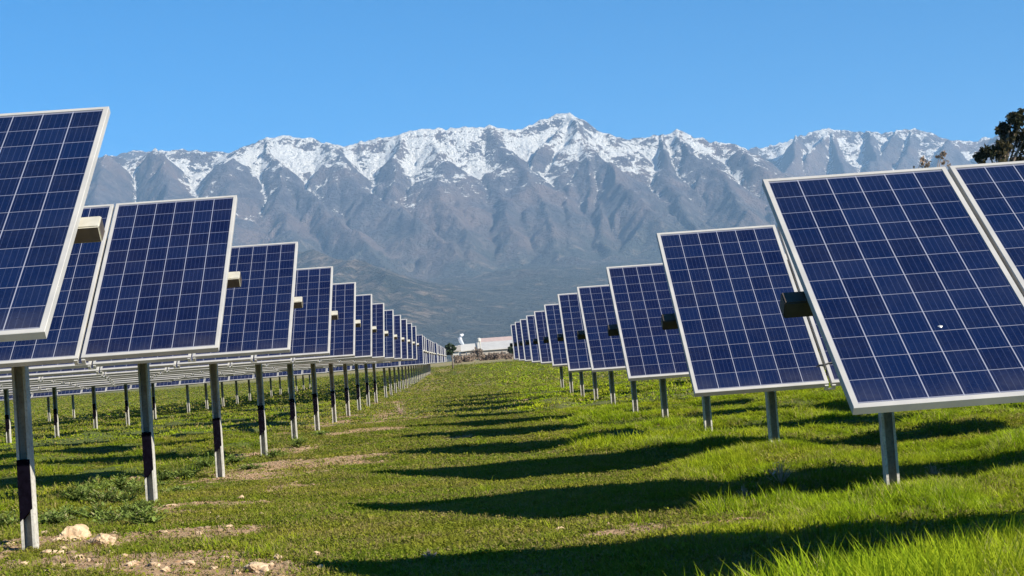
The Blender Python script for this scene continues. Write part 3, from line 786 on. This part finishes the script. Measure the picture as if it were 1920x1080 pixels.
peb = [(245, 983), (268, 1000), (278, 1025), (295, 1022), (378, 1024), (365, 1018), (392, 967), (460, 961), (490, 968), (540, 955), (475, 958), (300, 998), (310, 999), (165, 1052), (185, 1062), (575, 1032), (595, 1042), (600, 1070),
       (1048, 995), (1140, 985), (1092, 1015), (1480, 980), (420, 1050), (520, 1050), (250, 1060), (330, 1018), (20, 1022), (555, 960), (620, 915), (640, 1000), (430, 990), (70, 1010), (60, 1022), (118, 1034), (208, 1040), (232, 1045), (150, 1048), (45, 1060), (120, 1065), (290, 1062), (310, 1070), (400, 1068), (445, 1076), (505, 1062), (215, 1000), (345, 985), (410, 975)]
for k, (px, py) in enumerate(peb):
    rock(px, py, rr.uniform(.05, .11), 'small pale pebble lying in the short grass', 800+k, 'small pale pebbles in the short grass', .8, 'pebble')

# ------------------------------------------------------------------ tall dark trees behind the right rows
M_BARK = simple('bark', (.10, .075, .055), (.17, .13, .10), 12, .9, 0, .4)
def m_leafy(name, a, b_):
    m, nt, o = mat(name)
    at_ = nt.nodes.new('ShaderNodeAttribute'); at_.attribute_name = 'rnd'
    c = mixc(nt, at_.outputs['Fac'], a, b_)
    d = nt.nodes.new('ShaderNodeBsdfDiffuse'); t = nt.nodes.new('ShaderNodeBsdfTranslucent'); nt.links.new(c, d.inputs[0]); nt.links.new(c, t.inputs[0])
    mx = nt.nodes.new('ShaderNodeMixShader'); mx.inputs[0].default_value = .25
    nt.links.new(d.outputs[0], mx.inputs[1]); nt.links.new(t.outputs[0], mx.inputs[2]); nt.links.new(mx.outputs[0], o.inputs[0]); return m
M_LEAF = m_leafy('dark_tree_leaf', (.016, .022, .012), (.075, .062, .032))
M_LEAF2 = m_leafy('brown_bush_leaf', (.17, .125, .10), (.32, .25, .19))
M_LEAF3 = m_leafy('dark_bush_leaf', (.02, .035, .02), (.06, .08, .04))
def tree(name, x, y, h, clumps, leafs, ls, m, label, seed, cat='tree', group=None, tr=.16, up=.6):
    """clumps: (dx, dy, z, radius) in metres from the trunk base"""
    r = random.Random(seed); z0 = float(gz(x, y))-.05
    root = empty(name, (x, y, z0)); tag(root, label, cat, group)
    tb = MB(); tb.tube([(0, 0, 0), (.03*h*.1, 0, h*.3), (-.02*h*.1, .02, h*.6), (.02, 0, h*.88)], [tr, tr*.8, tr*.5, tr*.15], 8)
    for (dx, dy, z, cr) in clumps:
        s = h*min(.75, max(.2, z/h-.25)); tb.tube([(0, 0, s), (dx*.45, dy*.45, s+(z-s)*.6), (dx*.9, dy*.9, z)], [tr*.4, tr*.25, tr*.08], 5)
    tb.build('trunk', M_BARK, root, smooth=True)
    vs = []; fs = []; rn = []
    for (dx, dy, z, cr) in clumps:
        base = r.random()*.6
        subs = [(Vector((r.gauss(0, 1), r.gauss(0, 1), r.gauss(0, .8))).normalized()*cr*r.uniform(.35, 1.0), r.uniform(.25, .45)*cr) for _ in range(11)]
        for k in range(leafs):
            so, sr = subs[r.randrange(11)]
            p = Vector((dx, dy, z))+so+Vector((r.gauss(0, .5), r.gauss(0, .5), r.gauss(0, .5)))*sr
            s = ls*r.uniform(.6, 1.4); a = Vector((r.gauss(0, 1), r.gauss(0, 1), r.gauss(-.3, 1))).normalized(); b_ = a.orthogonal().normalized()
            b_ = (Matrix.Rotation(r.uniform(0, 6.28), 3, a) @ b_)
            b0 = len(vs); vs += [tuple(p-a*s*.5), tuple(p+b_*s*.22), tuple(p+a*s*.5), tuple(p-b_*s*.22)]
            q = min(1, base+r.random()*.4); rn += [q]*4; fs.append((b0, b0+1, b0+2, b0+3))
    me = bpy.data.meshes.new('crown'); me.from_pydata(vs, [], fs); me.materials.append(m)
    a_ = me.attributes.new('rnd', 'FLOAT', 'POINT'); a_.data.foreach_set('value', rn)
    put('crown', me, root); return root
def tree_px(name, cx, d, clumps_px, leafs, ls, m, label, seed, **k):
    P = at(cx, 600, d); x = P[0]; z0 = float(gz(x, d)); cl = []; r = random.Random(seed)
    for (px, py, pr) in clumps_px:
        q = at(px, py, d); cl.append((q[0]-x, r.uniform(-1, 1)*pr/F*d, q[2]-z0, pr/F*d))
    h = max(c[2]+c[3]*.5 for c in cl)
    return tree(name, x, d, h, cl, leafs, ls, m, label, seed, **k)
tree_px('tall_tree', 1900, 75, [(1893, 228, 20), (1915, 222, 18), (1885, 255, 24), (1912, 262, 26), (1870, 280, 20), (1850, 286, 14), (1838, 296, 13), (1900, 300, 32), (1930, 245, 30), (1940, 290, 34), (1878, 238, 10), (1880, 330, 30), (1850, 330, 22), (1900, 215, 9), (1925, 350, 35), (1880, 390, 30)],
        420, .22, M_LEAF, 'tall dark ragged tree above the second panel at the right edge', 31, tr=.3)
tree_px('bare_tree', 1728, 80, [(1726, 300, 9), (1733, 308, 10), (1720, 318, 14), (1740, 330, 14)], 90, .16, M_LEAF2, 'brownish treetop peeking over the nearest right panel row', 32, tr=.12)
tree_px('bare_tree', 1768, 80, [(1763, 292, 7), (1770, 286, 6), (1774, 303, 9), (1765, 322, 14)], 70, .15, M_LEAF2, 'thin brownish treetop beside the joint of the nearest right panels', 33, tr=.12)

# ------------------------------------------------------------------ farm buildings at the end of the track
M_WHITE = simple('white_sheeting', (.45, .43, .39), (.38, .36, .33), .6, .6)
M_WALLW = simple('cream_wall', (.34, .30, .25), (.26, .23, .2), .8, .8)
M_TUBE_SHADE = simple('shaded_tube_steel', (.085, .062, .045), (.045, .036, .03), 9, .7, .2)
M_DARKO = simple('dark_opening', (.05, .045, .04), (.08, .07, .06), 2, .8)
M_ROOF = simple('pinkish_roof', (.42, .30, .26), (.34, .26, .24), 1, .8)
def shed(name, px0, px1, pyb, pyt, d, depth, roofm, wallm, label, cat='building', rise=.35, ops=4):
    a = at(px0, pyb, d); b = at(px1, pyb, d); t = at(px0, pyt, d)
    x0, x1 = a[0], b[0]; zb = float(gz((x0+x1)/2, d))-.2; zt = t[2]
    root = empty(name, (x0, d, zb)); tag(root, label, cat)
    w = x1-x0; H = (zt-zb)*(1-rise)
    MB().box(0, w, 0, depth, 0, H).build('wall', wallm, root)
    rb = MB(); e = .4; top = zt-zb
    rb.prism([(-e, H+.02), (depth/2, top), (depth+e, H+.02), (depth+e, H+.17), (depth/2, top+.15), (-e, H+.17)], -e, w+e, 0, axis=0)
    rb.build('roof', roofm, root)
    for k in range(ops):
        u = w*(k+.5)/ops; ww = w/ops*.28
        MB().box(u-ww, u+ww, -.05, .05, .0 if k % 2 else H*.35, H*.72).build('door' if k % 2 else 'window', M_DARKO, root)
    return root
shed('warehouse', 900, 990, 668, 642, 330, 24, M_WHITE, M_WALLW, 'long white-roofed warehouse at the far end of the track', rise=.45, ops=7)
shed('warehouse', 905, 1010, 660, 634, 420, 26, M_ROOF, M_WALLW, 'pinkish roofed shed showing above the long white warehouse', rise=.5, ops=5)
shed('shed', 876, 889, 671, 646, 300, 8, M_WHITE, M_WALLW, 'small white shed left of the long warehouse', rise=.35, ops=2)
shed('shed', 864, 874, 671, 648, 310, 8, M_WHITE, M_WALLW, 'small white shed, second to the left of the long warehouse', rise=.35, ops=2)
shed('shed', 850, 861, 672, 650, 290, 7, M_WALLW, M_WHITE, 'pale hut nearest the end of the left panel rows', rise=.3, ops=2)
def tank(px, py, d, r, label):
    q = at(px, py, d); zb = float(gz(q[0], d))-.2; h = q[2]-zb
    root = empty('water_tank', (q[0], d, zb)); tag(root, label, 'water tank')
    b = MB()
    for sx_, sy_ in ((-1, -1), (1, -1), (1, 1), (-1, 1)): b = MB(); b.tube([(sx_*r*.7, sy_*r*.7, 0), (sx_*r*.5, sy_*r*.5, h-r*.8)], .1, 5); b.build('leg', M_GALV, root)
    b = MB(); b.tube([(0, 0, h-r*.9), (0, 0, h-r*.85), (0, 0, h+r*.6), (0, 0, h+r*.9)], [r*.6, r, r, r*.3], 14); b.build('tank', M_WHITE, root, smooth=False)
tank(898, 637, 320, .42, 'white water tank on legs above the warehouse end')
# white smoke rising behind the small sheds
def smoke():
    m, nt, o = mat('smoke'); d = nt.nodes.new('ShaderNodeBsdfDiffuse'); d.inputs[0].default_value = (.85, .86, .9, 1); t = nt.nodes.new('ShaderNodeBsdfTransparent')
    tl = nt.nodes.new('ShaderNodeBsdfTranslucent'); tl.inputs[0].default_value = (.85, .86, .9, 1)
    g = nt.nodes.new('ShaderNodeNewGeometry'); n = noise(nt, g.outputs['Position'], 1.4, 4, .7)
    a = nt.nodes.new('ShaderNodeMixShader'); a.inputs[0].default_value = .5; nt.links.new(d.outputs[0], a.inputs[1]); nt.links.new(tl.outputs[0], a.inputs[2])
    x = nt.nodes.new('ShaderNodeMixShader'); nt.links.new(maprange(nt, n, .35, .65, .35, .9), x.inputs[0]); nt.links.new(t.outputs[0], x.inputs[1]); nt.links.new(a.outputs[0], x.inputs[2]); nt.links.new(x.outputs[0], o.inputs[0])
    pts = [at(px, py, 335) for px, py in ((870, 655), (868, 646), (864, 640), (862, 634), (864, 629), (869, 627))]
    b = MB(); b.tube(pts, [.25, .32, .42, .45, .4, .2], 10); b.build('smoke', m, smooth=True)
smoke(); tag(bpy.data.objects['smoke'], 'thin curl of white smoke rising behind the small sheds', None, None, 'stuff')
rr = random.Random(9)
bl = ['dark round tree at the end of the left panel rows', 'brown bush left of the small white sheds', 'brown bush in front of the second white shed', 'grey-brown bush in front of the first white shed', 'grey-brown leafless tree between sheds and warehouse', 'brown bush at the left end of the warehouse', 'brown bush before the warehouse, second along its front',
      'brown bush before the middle of the warehouse', 'brown bush before the warehouse, fourth along its front', 'dark bush at the right end of the warehouse', 'brown hedge bush at the foot of the right panel rows']
bp = [(843, 648, 7, 165, 3), (858, 667, 6, 230, 2), (869, 667, 6, 240, 2), (881, 667, 6, 240, 2), (894, 655, 8, 260, 2), (906, 666, 6, 240, 2), (918, 665, 6, 240, 2), (930, 662, 7, 240, 2), (942, 662, 7, 245, 2), (959, 650, 5, 220, 3), (954, 664, 6, 230, 2)]
for k, ((px, py, pr, d, mm), lb) in enumerate(zip(bp, bl)):
    tree_px('tree' if k in (0, 4) else 'bush', px, d, [(px, py+(1 if k in (0, 4) else 3), pr*.9), (px-pr*.7, py+pr*.7, pr*.8), (px+pr*.8, py+pr*.6, pr*.8), (px, py+pr*1.4, pr*.9), (px-pr*.5, py+pr*1.7, pr*.8), (px+pr*.5, py+pr*1.7, pr*.8)], 160, .3, M_LEAF3 if mm == 3 else M_LEAF2, lb, 60+k, cat='tree' if k in (0, 4) else 'bush', group='trees and bushes at the far end of the track', tr=.1)

# ------------------------------------------------------------------ haze
hb = MB().box(-9500, 9500, -900, 10500, -8, 1320)
m, nt, o = mat('haze'); pv = nt.nodes.new('ShaderNodeVolumePrincipled')
pv.inputs['Color'].default_value = (.42, .68, 1, 1); pv.inputs['Density'].default_value = 6.5e-5; pv.inputs['Anisotropy'].default_value = .0
nt.links.new(pv.outputs[0], o.inputs['Volume'])
ho = hb.build('haze', m); tag(ho, 'blue haze in front of the mountains', None, None, 'stuff')

# ------------------------------------------------------------------ light
sd = Vector((1.36, -1.0, 1.0)).normalized(); el = math.asin(sd.z); az = math.atan2(sd.x, sd.y)
def mixsky(nt, c):
    n = nt.nodes.new('ShaderNodeMix'); n.data_type = 'RGBA'; n.blend_type = 'MULTIPLY'; n.inputs[0].default_value = 1
    nt.links.new(c, n.inputs[6]); n.inputs[7].default_value = (.04, .80, 1.30, 1); return n.outputs[2]
w = bpy.data.worlds.new('World'); sc.world = w; w.use_nodes = True; nt = w.node_tree
bg = nt.nodes['Background']; sky = nt.nodes.new('ShaderNodeTexSky'); sky.sky_type = 'NISHITA'; sky.sun_disc = False
sky.sun_elevation = el; sky.sun_rotation = az; sky.altitude = 600; sky.air_density = 1.0; sky.dust_density = .05; sky.ozone_density = 2.0
tc = nt.nodes.new('ShaderNodeTexCoord'); va = nt.nodes.new('ShaderNodeVectorMath'); va.operation = 'ADD'; va.inputs[1].default_value = (0, 0, .07)
vn = nt.nodes.new('ShaderNodeVectorMath'); vn.operation = 'NORMALIZE'
nt.links.new(tc.outputs['Generated'], va.inputs[0]); nt.links.new(va.outputs[0], vn.inputs[0]); nt.links.new(vn.outputs[0], sky.inputs[0])
nt.links.new(mixsky(nt, sky.outputs[0]), bg.inputs[0]); bg.inputs[1].default_value = .052
sl = bpy.data.lights.new('sun', 'SUN'); sl.energy = 5.0; sl.angle = math.radians(.53); sl.color = (1, .93, .80)
so = bpy.data.objects.new('sun', sl); COL.objects.link(so); so.rotation_euler = sd.to_track_quat('Z', 'Y').to_euler()
sc.view_settings.view_transform = 'Standard'; sc.view_settings.look = 'None'; sc.view_settings.exposure = 1.25; sc.view_settings.gamma = 1
sc.cycles.max_bounces = 6; sc.cycles.transparent_max_bounces = 8; sc.cycles.volume_bounces = 0
sc.cycles.use_denoising = True
